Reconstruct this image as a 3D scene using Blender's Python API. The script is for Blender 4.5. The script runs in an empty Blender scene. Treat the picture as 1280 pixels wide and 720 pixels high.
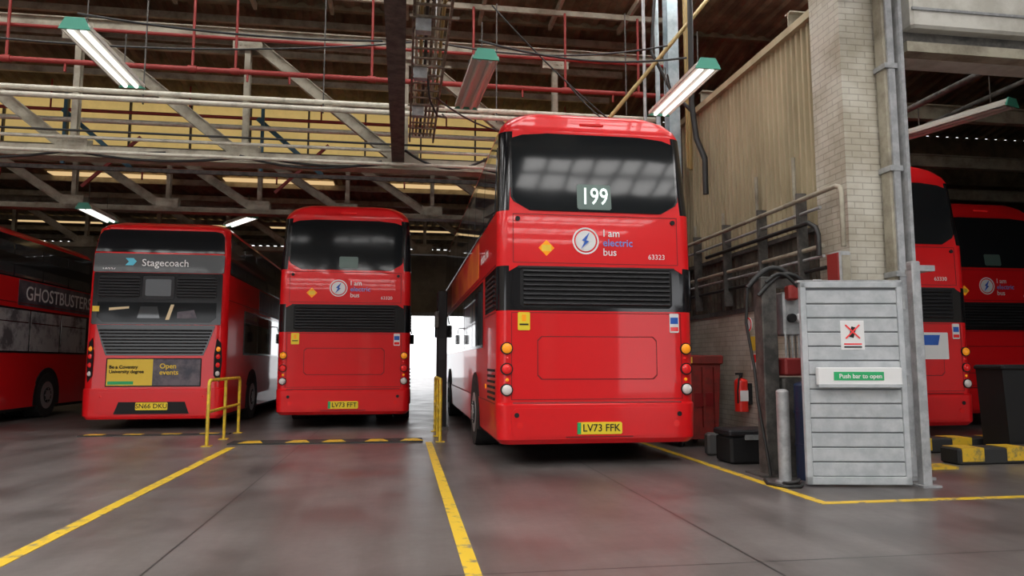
import bpy, math, random
from mathutils import Vector, Matrix
random.seed(4)
D = bpy.data
scn = bpy.context.scene
try:
    scn.view_settings.view_transform = 'Standard'
    scn.view_settings.look = 'None'
except Exception as e:
    print(e)

# ------------------------------------------------------------------ materials
MATS = {}
def mat(name, col, rough=0.5, metal=0.0, emis=0.0, coat=0.0, col2=None, nscale=4.0, lo=0.4, hi=0.6, bump=0.0, bscale=30.0, ecol=None, spec=None, stretch=None):
    if name in MATS: return MATS[name]
    m = D.materials.new(name); m.use_nodes = True
    nt = m.node_tree; b = nt.nodes['Principled BSDF']
    b.inputs['Base Color'].default_value = (*col, 1)
    b.inputs['Roughness'].default_value = rough
    b.inputs['Metallic'].default_value = metal
    if coat: b.inputs['Coat Weight'].default_value = coat; b.inputs['Coat Roughness'].default_value = 0.04
    if spec is not None: b.inputs['Specular IOR Level'].default_value = spec
    if emis:
        b.inputs['Emission Color'].default_value = (*(ecol or col), 1)
        b.inputs['Emission Strength'].default_value = emis
    if col2 or bump:
        tc = nt.nodes.new('ShaderNodeTexCoord')
        mp = nt.nodes.new('ShaderNodeMapping')
        if stretch: mp.inputs['Scale'].default_value = stretch
        nt.links.new(tc.outputs['Object'], mp.inputs['Vector'])
        if col2:
            n = nt.nodes.new('ShaderNodeTexNoise'); n.inputs['Scale'].default_value = nscale; n.inputs['Detail'].default_value = 6
            n.inputs['Roughness'].default_value = 0.65
            nt.links.new(mp.outputs['Vector'], n.inputs['Vector'])
            r = nt.nodes.new('ShaderNodeValToRGB')
            r.color_ramp.elements[0].position = lo; r.color_ramp.elements[0].color = (*col, 1)
            r.color_ramp.elements[1].position = hi; r.color_ramp.elements[1].color = (*col2, 1)
            nt.links.new(n.outputs['Fac'], r.inputs['Fac'])
            nt.links.new(r.outputs['Color'], b.inputs['Base Color'])
        if bump:
            n2 = nt.nodes.new('ShaderNodeTexNoise'); n2.inputs['Scale'].default_value = bscale; n2.inputs['Detail'].default_value = 0.5
            nt.links.new(mp.outputs['Vector'], n2.inputs['Vector'])
            bp = nt.nodes.new('ShaderNodeBump'); bp.inputs['Strength'].default_value = bump; bp.inputs['Distance'].default_value = 0.01
            nt.links.new(n2.outputs['Fac'], bp.inputs['Height']); nt.links.new(bp.outputs['Normal'], b.inputs['Normal']); nt.links.new(bp.outputs['Normal'], b.inputs['Coat Normal'])
    MATS[name] = m
    return m

RED = mat('bus_red_paint', (0.80, 0.010, 0.014), 0.35, coat=0.5, spec=.3)
RED2 = mat('bus_red_shadow_gap', (0.22, 0.004, 0.006), 0.5)
BLK = mat('gloss_black', (0.010, 0.010, 0.012), 0.12, coat=0.25)
MBLK = mat('matt_black', (0.015, 0.015, 0.016), 0.6, spec=.3)
SLAT = mat('grille_slat', (0.022, 0.022, 0.025), 0.5, spec=.35)
GLASS = mat('tinted_glass', (0.012, 0.014, 0.016), 0.07, spec=.32, bump=.35, bscale=1.7)
GLASS2 = mat('side_window_glass', (0.05, 0.055, 0.06), 0.03, coat=.6, spec=.7)
GLASS3 = mat('painted_daylight_glass', (0.46, 0.48, 0.49), 0.06, col2=(.14,.14,.15), nscale=1.6, lo=.48, hi=.62)  # pale colour stands in for daylight showing in the side windows
TYRE = mat('tyre_rubber', (0.02, 0.02, 0.02), 0.8)
RIM = mat('wheel_rim', (0.45, 0.45, 0.46), 0.4, 0.6)
YPL = mat('plate_yellow', (0.95, 0.72, 0.03), 0.4)
WHT = mat('white_decal', (0.85, 0.85, 0.85), 0.4)
GRN = mat('green_decal', (0.02, 0.45, 0.15), 0.4)
BLUE = mat('blue_decal', (0.02, 0.12, 0.55), 0.4)
BLUEL = mat('light_blue_decal', (0.12, 0.32, 0.80), 0.4)
ORG = mat('orange_lens', (1.0, 0.35, 0.02), 0.15, emis=0.25)
RLENS = mat('red_lens', (0.75, 0.02, 0.02), 0.1, emis=0.15)
WLENS = mat('clear_lens', (0.8, 0.75, 0.72), 0.1)
BLIND = mat('blind_panel', (0.09, 0.15, 0.13), 0.3)
BLT = mat('blind_text', (0.85, 0.98, 0.92), 0.4, emis=0.6)
DGREY = mat('dark_grey_panel', (0.03, 0.034, 0.038), 0.3, coat=0.2)
SGREY = mat('display_grey', (0.10, 0.11, 0.12), 0.3, coat=0.2)
ADORG = mat('ad_orange', (0.9, 0.25, 0.04), 0.4, col2=(0.75, 0.05, 0.05), nscale=1.5)
ADYEL = mat('ad_yellow', (0.9, 0.62, 0.05), 0.4)
ADDARK = mat('ad_dark', (0.05, 0.05, 0.07), 0.4, col2=(0.16, 0.13, 0.15), nscale=3)
CYAN = mat('cyan_decal', (0.1, 0.6, 0.8), 0.4)
WARMW = mat('warm_glow_patch', (0.5, 0.38, 0.22), 0.4, emis=.35)  # warm glowing patches laid flat on the rear lower window

# ------------------------------------------------------------------ mesh builder
class MB:
    def __init__(s): s.v=[]; s.f=[]; s.m=[]; s.sm=[]; s.mats=[]
    def mi(s, m):
        if m not in s.mats: s.mats.append(m)
        return s.mats.index(m)
    def add(s, vs, fs, m, smooth=False):
        o=len(s.v); s.v += [tuple(v) for v in vs]
        single = not isinstance(m, list)
        for i,f in enumerate(fs):
            s.f.append([a+o for a in f]); s.m.append(s.mi(m if single else m[i])); s.sm.append(smooth)
    def box(s, c, size, m, rot=None, ch=0.0):
        x,y,z=[a/2 for a in size]
        if ch<=0:
            vs=[Vector((sx*x,sy*y,sz*z)) for sx in(-1,1) for sy in(-1,1) for sz in(-1,1)]
            fs=[(0,1,3,2),(4,6,7,5),(0,4,5,1),(2,3,7,6),(0,2,6,4),(1,5,7,3)]
        else:
            ch=min(ch,x*.9,y*.9,z*.9)
            ring=[(-x+ch,-y),(x-ch,-y),(x,-y+ch),(x,y-ch),(x-ch,y),(-x+ch,y),(-x,y-ch),(-x,-y+ch)]
            ring2=[(a*(x-ch)/x,b*(y-ch)/y) for a,b in ring]
            vs=[Vector((a,b,-z)) for a,b in ring2]+[Vector((a,b,-z+ch)) for a,b in ring]+[Vector((a,b,z-ch)) for a,b in ring]+[Vector((a,b,z)) for a,b in ring2]
            fs=[tuple(range(7,-1,-1)),tuple(range(24,32))]
            for l in range(3):
                for i in range(8):
                    j=(i+1)%8; fs.append((l*8+i,l*8+j,l*8+8+j,l*8+8+i))
        if rot is not None: vs=[rot@v for v in vs]
        c=Vector(c); s.add([v+c for v in vs],fs,m)
    def mm(s,x0,x1,y0,y1,z0,z1,m,ch=0.0):
        s.box(((x0+x1)/2,(y0+y1)/2,(z0+z1)/2),(abs(x1-x0),abs(y1-y0),abs(z1-z0)),m,ch=ch)
    def beam(s,p0,p1,w,h,m):
        p0=Vector(p0);p1=Vector(p1);d=p1-p0;L=d.length
        q=d.to_track_quat('Y','Z').to_matrix()
        s.box((p0+p1)/2,(w,L,h),m,rot=q)
    def ibeam(s,p0,p1,w,h,t,m):
        p0=Vector(p0);p1=Vector(p1);d=p1-p0;L=d.length
        q=d.to_track_quat('Y','Z').to_matrix(); c=(p0+p1)/2
        s.box(c+q@Vector((0,0,h/2-t/2)),(w,L,t),m,rot=q)
        s.box(c-q@Vector((0,0,h/2-t/2)),(w,L,t),m,rot=q)
        s.box(c,(t,L,h-2*t),m,rot=q)
    def cyl(s,p0,p1,r,m,n=14,r2=None,caps=True,capm=None):
        p0=Vector(p0);p1=Vector(p1);d=(p1-p0)
        q=d.to_track_quat('Z','Y').to_matrix(); r2=r if r2 is None else r2
        A=[p0+q@Vector((r*math.cos(2*math.pi*i/n),r*math.sin(2*math.pi*i/n),0)) for i in range(n)]
        B=[p1+q@Vector((r2*math.cos(2*math.pi*i/n),r2*math.sin(2*math.pi*i/n),0)) for i in range(n)]
        s.add(A+B,[(i,(i+1)%n,n+(i+1)%n,n+i) for i in range(n)],m,True)
        if caps:
            s.add(A,[tuple(range(n-1,-1,-1))],capm or m); s.add(B,[tuple(range(n))],capm or m)
    def tube(s,pts,r,m,n=8):
        pts=[Vector(p) for p in pts]
        q=None; rings=[]
        for i,p in enumerate(pts):
            if i==0:t=pts[1]-p
            elif i==len(pts)-1:t=p-pts[-2]
            else:t=((p-pts[i-1]).normalized()+(pts[i+1]-p).normalized())
            t.normalize()
            if q is None: q=t.to_track_quat('Z','Y'); pt=t
            else:
                q=pt.rotation_difference(t)@q; pt=t
            M=q.to_matrix()
            rings.append([p+M@Vector((r*math.cos(2*math.pi*k/n),r*math.sin(2*math.pi*k/n),0)) for k in range(n)])
        vs=[v for rg in rings for v in rg]; fs=[]
        for i in range(len(rings)-1):
            for k in range(n):
                fs.append((i*n+k,i*n+(k+1)%n,(i+1)*n+(k+1)%n,(i+1)*n+k))
        s.add(vs,fs,m,True)
        s.add(rings[0],[tuple(range(n-1,-1,-1))],m); s.add(rings[-1],[tuple(range(n))],m)
    def dome(s,c,axis,r,h,m,n=14,k=4):
        c=Vector(c);q=Vector(axis).to_track_quat('Z','Y').to_matrix(); vs=[]
        for j in range(k):
            a=j/k*math.pi/2
            for i in range(n):
                vs.append(c+q@Vector((r*math.cos(a)*math.cos(2*math.pi*i/n),r*math.cos(a)*math.sin(2*math.pi*i/n),h*math.sin(a))))
        vs.append(c+q@Vector((0,0,h))); fs=[]
        for j in range(k-1):
            for i in range(n): fs.append((j*n+i,j*n+(i+1)%n,(j+1)*n+(i+1)%n,(j+1)*n+i))
        for i in range(n): fs.append(((k-1)*n+i,(k-1)*n+(i+1)%n,len(vs)-1))
        s.add(vs,fs,m,True)
    def ring(s,c,axis,r,w,t,m,n=24):
        c=Vector(c);q=Vector(axis).to_track_quat('Z','Y').to_matrix(); vs=[];fs=[]
        for i in range(n):
            a=2*math.pi*i/n; u=Vector((math.cos(a),math.sin(a),0))
            vs+=[c+q@(u*r),c+q@(u*(r-w)),c+q@(u*r+Vector((0,0,t))),c+q@(u*(r-w)+Vector((0,0,t)))]
        for i in range(n):
            a=i*4;b=((i+1)%n)*4
            fs+=[(a,b,b+2,a+2),(a+2,b+2,b+3,a+3),(a+1,a+3,b+3,b+1)]
        s.add(vs,fs,m)
    def extr(s,poly,f0,f1,m):
        n=len(poly);A=[f0(*p) for p in poly];B=[f1(*p) for p in poly]
        s.add(A+B,[tuple(range(n)),tuple(range(2*n-1,n-1,-1))]+[(i,n+i,n+(i+1)%n,(i+1)%n) for i in range(n)],m)
    def corr(s,o,u,v,nw,depth,nrm,m):
        o=Vector(o);u=Vector(u);v=Vector(v);nrm=Vector(nrm); vs=[];fs=[]
        tp=[(0,0),(.25,0),(.42,1),(.75,1),(.92,0)]
        ts=[((i+a)/nw,b) for i in range(nw) for a,b in tp]+[(1,0)]
        for t,b in ts:
            p=o+u*t+nrm*depth*b; vs+=[p,p+v]
        for i in range(len(ts)-1): fs.append((2*i,2*i+2,2*i+3,2*i+1))
        s.add(vs,fs,m)
    def done(s,name,parent=None,wn=False):
        me=D.meshes.new(name); me.from_pydata(s.v,[],s.f)
        for m in s.mats: me.materials.append(m)
        me.polygons.foreach_set('material_index',s.m); me.polygons.foreach_set('use_smooth',s.sm); me.update()
        o=D.objects.new(name,me); scn.collection.objects.link(o)
        if parent: o.parent=parent
        if wn:
            try: me.set_sharp_from_angle(angle=math.radians(38))
            except Exception: pass
            w=o.modifiers.new('wn','WEIGHTED_NORMAL'); w.keep_sharp=True; w.weight=80
        return o

def empty(name,loc=(0,0,0),rz=0,sc=(1,1,1)):
    e=D.objects.new(name,None); scn.collection.objects.link(e); e.location=loc; e.rotation_euler=(0,0,rz); e.scale=sc
    e.empty_display_size=.2
    return e

def text(name,s,size,loc,m,parent=None,face='-y',align='CENTER',bold=0.0,sx=1.0,ext=0.001,ls=1.0):
    c=D.curves.new(name,'FONT'); c.body=s; c.size=size; c.align_x=align; c.align_y='CENTER'; c.extrude=ext; c.offset=bold; c.resolution_u=3
    c.space_line=ls
    t=D.objects.new(name,c); scn.collection.objects.link(t)
    bpy.context.view_layer.update()
    me=D.meshes.new_from_object(t); D.objects.remove(t)
    me.name=name; me.materials.clear(); me.materials.append(m)
    o=D.objects.new(name,me); scn.collection.objects.link(o)
    o.location=loc; o.rotation_euler={'-y':(math.pi/2,0,0),'+x':(math.pi/2,0,math.pi/2),'-x':(math.pi/2,0,-math.pi/2)}[face]
    o.scale=(sx,1,1)
    if parent:o.parent=parent
    return o

# ------------------------------------------------------------------ bus
EL=[(.27,1.19,.05,.12),(.33,1.245,0,.14),(.74,1.26,0,.14),(.765,1.25,.03,.14),(1.30,1.25,.03,.14),(1.88,1.25,.03,.14),(2.43,1.25,.03,.14),(3.12,1.245,.04,.14),
    (4.17,1.205,.17,.16),(4.28,1.17,.2,.2),(4.40,1.08,.27,.25),(4.49,.95,.38,.3),(4.535,.75,.56,.3),(4.55,.45,.9,.3)]
EV=[(.20,1.19,.05,.12),(.27,1.25,0,.16),(.75,1.265,0,.18),(.775,1.25,.02,.18),(1.36,1.25,.03,.18),(1.95,1.25,.04,.18),(2.40,1.25,.05,.18),(2.95,1.245,.06,.18),(3.32,1.24,.09,.18),
    (3.80,1.20,.22,.2),(3.90,1.14,.3,.25),(3.97,1.0,.45,.3),(4.01,.8,.7,.3),(4.03,.5,1.05,.3)]
def interp(SL,z,k):
    for a,b in zip(SL,SL[1:]):
        if a[0]<=z<=b[0]:
            t=(z-a[0])/(b[0]-a[0]); return a[k]+t*(b[k]-a[k])
    return SL[0][k] if z<SL[0][0] else SL[-1][k]

def bus(kind,loc,L=10.9,route='199',reg='LV73 FFK',fleet='63323',sc=(1,1,1),rz=0,ad=True,notice=False,adr=(3.2,8.6),daylit=False):
    SL=EL if kind=='el' else EV
    P=empty('double_decker_bus',loc,rz,sc)
    n=5
    def ring(z,hw,ry,cr):
        fy=L-ry*1.2; pts=[]
        for cx,cy,a0 in((-hw+cr,ry+cr,180),(hw-cr,ry+cr,270),(hw-cr,fy-cr,0),(-hw+cr,fy-cr,90)):
            for i in range(n+1):
                a=math.radians(a0+90*i/n); pts.append((cx+cr*math.cos(a),cy+cr*math.sin(a),z))
        return pts
    mb=MB(); N=4*(n+1); vs=[];fs=[];ms=[]
    for r in SL: vs+=ring(*r)
    def seg(k):
        if k<5:return 'c'
        if k==5:return 'r'
        if k<11:return 'c'
        if k==11:return 's'
        if k<17:return 'fc'
        if k==17:return 'f'
        if k<23:return 'fc'
        return 's'
    for i in range(len(SL)-1):
        zm=(SL[i][0]+SL[i+1][0])/2
        for k in range(N):
            j=(k+1)%N; fs.append((i*N+k,i*N+j,(i+1)*N+j,(i+1)*N+k)); g=seg(k); m=RED
            if kind=='el':
                if 1.88<zm<2.43 and g in'rc': m=BLK
                if 3.12<zm<4.17 and g in('c','s','fc','f'): m=BLK
                if 1.0<zm<2.43 and g in('f','fc'): m=BLK
            else:
                if 2.95<zm<3.8 and g in('s','fc','f'): m=BLK
                if 1.0<zm<2.43 and g in('f','fc'): m=BLK
            if zm<.3: m=MBLK if g in('s',) else RED
            ms.append(m)
    fs.append(tuple((len(SL)-1)*N+k for k in range(N))); ms.append(RED)
    fs.append(tuple(range(N-1,-1,-1))); ms.append(MBLK)
    mb.add(vs,fs,ms,True)
    mb.done('body',P,wn=True)
    d=MB()
    def R(poly,off,m,back=.02):
        d.extr(poly,lambda x,z:(x,interp(SL,z,2)+back,z),lambda x,z:(x,interp(SL,z,2)-off,z),m)
    def rect(x0,x1,z0,z1,c=.03):
        return [(x0+c,z0),(x1-c,z0),(x1,z0+c),(x1,z1-c),(x1-c,z1),(x0+c,z1),(x0,z1-c),(x0,z0+c)]
    def frame(x0,x1,z0,z1,w,m):
        R([(x0,z0),(x1,z0),(x1,z0+w),(x0,z0+w)],.004,m);R([(x0,z1-w),(x1,z1-w),(x1,z1),(x0,z1)],.004,m)
        R([(x0,z0+w),(x0+w,z0+w),(x0+w,z1-w),(x0,z1-w)],.004,m);R([(x1-w,z0+w),(x1,z0+w),(x1,z1-w),(x1-w,z1-w)],.004,m)
    def S(sd,y0,y1,z0,z1,m,off=.01):
        for_=[(y0,z0),(y1,z0),(y1,z1),(y0,z1)]
        d.extr(for_,lambda y,z:(sd*(interp(SL,z,1)-.02),y,z),lambda y,z:(sd*(interp(SL,z,1)+off),y,z),m)
    if kind=='el':
        gl=[(-1.06,3.30),(-1.02,3.24),(-.83,3.13),(.83,3.13),(1.02,3.24),(1.06,3.30),(1.065,3.93),(1.06,4.07),(.9,4.13),(.6,4.16),(-.6,4.16),(-.9,4.13),(-1.06,4.07),(-1.065,3.93)]
        R([(x*1.025,z) for x,z in gl],.008,BLK); R(gl,.014,GLASS)
        if route: R(rect(-.24,.2,3.16,3.49,.02),.018,BLIND)
        else: R(rect(-.14,.22,3.17,3.40,.02),.018,BLIND)
        d.mm(-.16,.16,.2,.3,4.30,4.335,RLENS,ch=.01)
        frame(-1.06,1.06,2.47,3.085,.008,RED2)
        R([(-1.02,1.90),(1.02,1.90),(1.09,2.0),(1.06,2.42),(-1.06,2.42),(-1.09,2.0)],.008,BLK)
        R(rect(-.97,.97,1.92,2.41,.04),.012,MBLK)
        for i in range(8):
            z=1.965+i*.057
            d.box((0,.005,z),(1.86,.03,.022),SLAT,rot=Matrix.Rotation(math.radians(-28),3,'X'))
        d.mm(-1.0,1.0,-.0,.02,2.405,2.43,SLAT)
        for sx in(-1,1):
            pl=[(sx*1.11,2.43),(sx*.99,2.43),(sx*1.11,2.36)]
            R(pl if sx<0 else pl[::-1],.014,RED)
        frame(-1.08,1.08,.80,1.86,.008,RED2)
        R(rect(-.76,.76,1.04,1.57,.05),.002,RED2); R(rect(-.748,.748,1.052,1.558,.05),.006,RED)
        R([(-1.06,.755),(1.06,.755),(1.06,.772),(-1.06,.772)],.006,RED2)
        R(rect(-1.08,1.08,.36,.70,.05),.012,RED); R([(-.42,.35),(.42,.35),(.42,.362),(-.42,.362)],.014,RED2)
        R(rect(-.28,.28,.385,.53,.015),.022,YPL); R([(-.28,.39),(-.235,.39),(-.235,.525),(-.28,.525)],.024,GRN)
        for sx in(-1,1):
            for z,m in((1.42,ORG),(1.17,RLENS),(.92,WLENS)):
                x=sx*1.135; y=.045
                d.cyl((x,y+.04,z),(x,y-.035,z),.075,MBLK,n=20); d.dome((x,y-.035,z),(0,-1,0),.062,.03,m)
            d.dome((sx*1.13,.03,1.30),(0,-1,0),.022,.012,RLENS); d.dome((sx*1.13,.03,1.04),(0,-1,0),.022,.012,ORG)
            d.cyl((sx*1.02,.03,.62),(sx*1.02,-.02,.62),.03,MBLK); d.cyl((sx*.98,.03,.5),(sx*.98,-.018,.5),.04,RLENS)
            d.cyl((sx*1.0,.05,3.02),(sx*1.0,.02,3.02),.03,MBLK)
            d.mm(sx*1.235,sx*1.262,1.2,1.24,.9,.96,ORG)
        y=.035
        d.ring((-.14,y-.006,2.76),(0,-1,0),.17,.02,.004,WHT,n=32); d.cyl((-.14,y,2.76),(-.14,y-.008,2.76),.13,WHT,n=28)
        R([(-.20,2.66),(-.10,2.755),(-.135,2.765),(-.09,2.87),(-.19,2.765),(-.15,2.755)],.018,BLUE)
        R([(-.64,2.56),(-.54,2.66),(-.64,2.76),(-.74,2.66)],.008,ORG); R([(-.70,2.62),(-.58,2.62),(-.58,2.70),(-.70,2.70)],.010,ADYEL)
        R(rect(-1.0,-.85,1.64,1.86,.01),.012,YPL); R([(-.98,1.70),(-.87,1.70),(-.87,1.72),(-.98,1.72)],.014,MBLK);R([(-.95,1.75),(-.9,1.75),(-.9,1.83),(-.95,1.83)],.014,ORG)
        R(rect(.93,1.05,1.62,1.86,.01),.012,WHT); R([(.94,1.73),(1.04,1.73),(1.04,1.81),(.94,1.81)],.014,BLUE); R([(.94,1.64),(1.04,1.64),(1.04,1.69),(.94,1.69)],.014,RLENS)
        if notice:
            R(rect(.38,.84,1.3,1.72,.01),.012,WHT); R([(.41,1.52),(.66,1.52),(.70,1.68),(.41,1.68)],.015,BLUE)
    else:
        R([(-.86,1.38),(.86,1.38),(.93,1.55),(1.04,1.9),(1.05,1.95),(-1.05,1.95),(-1.04,1.9),(-.93,1.55)],.008,BLK)
        R(rect(-1.15,1.15,1.96,2.94,.02),.010,BLK); R(rect(-1.17,1.17,2.95,3.31,.02),.010,DGREY)
        R([(-1.16,3.34),(1.16,3.34),(1.13,3.68),(1.08,3.76),(.95,3.79),(-.95,3.79),(-1.08,3.76),(-1.13,3.68)],.012,GLASS)
        for sx in(-1,1):
            R(rect(min(sx*.32,sx*1.06),max(sx*.32,sx*1.06),2.46,2.88,.04),.014,MBLK)
            for i in range(7): d.box((sx*.69,.03,2.50+i*.056),(.7,.03,.02),SLAT,rot=Matrix.Rotation(math.radians(-25),3,'X'))
        R(rect(-.28,.28,2.44,2.88,.02),.02,SLAT); R(rect(-.23,.23,2.5,2.82,.02),.026,SGREY)
        R([(-.95,2.0),(.95,2.0),(1.06,2.1),(1.06,2.38),(-1.06,2.38),(-1.06,2.1)],.018,GLASS)
        R([(-.35,2.08),(.05,2.08),(.0,2.3),(-.3,2.3)],.020,GLASS2); R([(.15,2.05),(.22,2.05),(.3,2.34),(.24,2.34)],.020,WARMW)
        R([(.36,2.08),(.72,2.08),(.66,2.24),(.36,2.2)],.020,ADDARK); R([(-.85,2.22),(-.5,2.26),(-.5,2.30),(-.85,2.27)],.020,WARMW)
        for i in range(8):
            z=1.43+i*.06; w=.84+i*.022
            d.box((0,.0,z),(2*w,.03,.026),SLAT,rot=Matrix.Rotation(math.radians(-25),3,'X'))
        R(rect(-.84,.84,.80,1.33,.01),.012,MBLK); R([(-.82,.82),(-.02,.82),(-.02,1.31),(-.82,1.31)],.016,ADYEL); R([(-.02,.82),(.82,.82),(.82,1.31),(-.02,1.31)],.016,ADDARK)
        R([(-.8,.84),(-.35,.84),(-.35,.9),(-.8,.9)],.019,GRN)
        R(rect(-1.0,1.0,.32,.70,.06),.014,RED); R([(-.66,.30),(.66,.30),(.58,.52),(-.58,.52)],.02,MBLK)
        R(rect(-.28,.28,.37,.51,.012),.03,YPL)
        for sx in(-1,1):
            x=sx*1.12
            d.extr([(x-.05,1.0),(x+.05,.86),(x+.075,1.3),(x+.05,1.62),(x-.02,1.70),(x-.055,1.4)] if sx>0 else [(x+.05,1.0),(x+.055,1.4),(x+.02,1.70),(x-.05,1.62),(x-.075,1.3),(x-.05,.86)],
                   lambda a,z:(a,.10,z),lambda a,z:(a,-.012+abs(abs(a)-1.06)*.6,z),MBLK)
            for z,m in((1.5,ORG),(1.36,RLENS),(1.2,RLENS),(1.04,WLENS)):
                d.dome((x,.035,z),(0,-1,0),.05,.03,m)
            d.dome((sx*.9,-.0,.62),(0,-1,0),.03,.02,RLENS)
        R([(-1.14,2.2),(-1.02,2.2),(-1.02,2.3),(-1.14,2.3)],.022,ADYEL)
        R([(-.62,3.08),(-.48,3.08),(-.42,3.16),(-.48,3.22),(-.62,3.22),(-.56,3.15)],.015,CYAN)
    zu0,zu1=(3.16,4.0) if kind=='el' else (2.98,3.66)
    for sd in(-1,1):
        y=.35; w=(L-.9)/8
        for i in range(8): S(sd,y+i*w,y+i*w+w-.05,zu0,zu1,GLASS2,.008)
        zl0,zl1=(1.5,2.36) if kind=='el' else (1.45,2.3)
        S(sd,1.6,L-.5,zl0-.04,zl1+.04,BLK,.006)
        for i in range(6):
            w2=(L-2.3)/6; S(sd,1.65+i*w2,1.65+i*w2+w2-.06,zl0,zl1,GLASS3 if daylit else GLASS2,.012)
            if daylit:
                S(sd,1.65+i*w2+.05,1.65+i*w2+w2-.11,zl1-.26,zl1-.24,BLK,.016)
        if kind=='el':
            S(sd,.12,1.3,1.9,2.42,BLK,.005)
            for i in range(7): d.box((sd*1.262,.7,1.96+i*.06),(.02,.8,.025),SLAT)
            for i in range(6): d.box((sd*1.256,.6,.80+i*.07),(.02,.7,.03),MBLK)
            d.mm(sd*1.245,sd*1.256,.2,1.4,1.86,1.875,RED2)
        if ad: S(sd,2.2,8.2,2.52,3.06,ADORG,.006) if kind=='el' else S(sd,adr[0],adr[1],2.40,2.93,ADDARK,.006)
        d.mm(sd*1.24,sd*1.258,.2,L-.2,2.44,2.455,RED2)
        d.mm(sd*1.24,sd*1.262,.2,L-.2,.74,.755,RED2)
        for yw in(2.6,L-2.6):
            arc=[(yw+.60*math.cos(a),.5+.60*math.sin(a)) for a in[math.pi*i/14 for i in range(15)]]+[(yw-.60,.28),(yw+.60,.28)]
            d.extr(arc,lambda y_,z_:(sd*1.2,y_,z_),lambda y_,z_:(sd*1.268,y_,z_),MBLK)
            x0,x1=(sd*.95,sd*1.272)
            d.cyl((x0,yw,.49),(x1,yw,.49),.49,TYRE,n=32); d.cyl((x1-sd*.02,yw,.49),(x1+sd*.004,yw,.49),.30,RIM,n=28)
            d.cyl((x1,yw,.49),(x1+sd*.02,yw,.49),.17,MBLK,n=20); d.cyl((x1,yw,.49),(x1+sd*.03,yw,.49),.11,RIM,n=16)
            for k in range(8):
                a=k*math.pi/4; d.cyl((x1,yw+.14*math.cos(a),.49+.14*math.sin(a)),(x1+sd*.03,yw+.14*math.cos(a),.49+.14*math.sin(a)),.016,RIM,n=6)
            d.cyl((sd*.55,yw,.49),(sd*.9,yw,.49),.49,TYRE,n=24)
    d.mm(-1.1,1.1,L-.02,L+.02,1.2,2.5,GLASS2,ch=.01)
    for sd in(-1,1): d.tube([(sd*1.2,L-.1,2.5),(sd*1.38,L+.12,2.5),(sd*1.42,L+.15,2.3)],.02,MBLK); d.box((sd*1.42,L+.15,2.1),(.16,.08,.34),MBLK,ch=.02)
    d.mm(-.9,.9,.5,L-.5,.22,.40,MBLK)
    d.done('panels_and_wheels',P)
    if kind=='el':
        text('reg_text',reg,.125,(.02,-.026,.457),MBLK,P,bold=.001,sx=.95)
        if route: text('route_text',route,.30,(-.02,.028,3.32),BLT,P,bold=.003,sx=.8)
        text('slogan_top','I am',.13,(.08,.028,2.86),WHT,P,align='LEFT',bold=.001)
        text('slogan_mid','electric',.13,(.08,.028,2.74),BLUEL,P,align='LEFT',bold=.001)
        text('slogan_end','bus',.13,(.08,.028,2.62),WHT,P,align='LEFT',bold=.001)
        text('fleet_text',fleet,.09,(.78,.028,2.57),WHT,P)
        text('side_slogan','electric bus',.20,(-1.262,1.35,2.72),WHT,P,face='-x',bold=.002)
    else:
        text('reg_text',reg,.12,(0,-.033,.44),MBLK,P,bold=.001)
        text('brand_text','Stagecoach',.19,(.10,.055,3.13),WHT,P,bold=.001)
        text('fleet_text',fleet,.10,(-.9,.055,2.99),WHT,P)
        text('ad_text','Open\nevents',.13,(.1,.0,1.12),ADYEL,P,align='LEFT',bold=.002,ls=.9)
        text('ad_text_b',"Be a Coventry\nUniversity degree",.085,(-.78,.0,1.12),MBLK,P,align='LEFT',bold=.002)
    return P

MAIN=bus('el',(2.39,8.62,0),L=11.2)
MID=bus('el',(-1.09,14.2,0),reg='LV73 FFT',route='',fleet='63320',sc=(1,1,.972))
LEFT=bus('ev',(-4.58,14.4,0),reg='SN66 DKU',fleet='10336',L=10.9)
FARL=bus('ev',(-9.35,9.9,0),reg='SN66 DKA',fleet='10340',L=10.9,adr=(6.8,10.6),daylit=True)
FARL.scale=(1,1,1.03)
text('ad_side_text','GHOSTBUSTERS',.42,(1.262,8.75,2.66),WHT,FARL,face='+x',bold=.003,sx=1.1)
RB=bus('el',(7.68,10.2,.0),reg='LV73 FGA',route='',fleet='63330',L=10.6,notice=True,ad=False)
RB2=bus('el',(11.6,12.6,.0),reg='LV73 FGB',route='',fleet='63331',L=10.6,ad=False)

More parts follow.
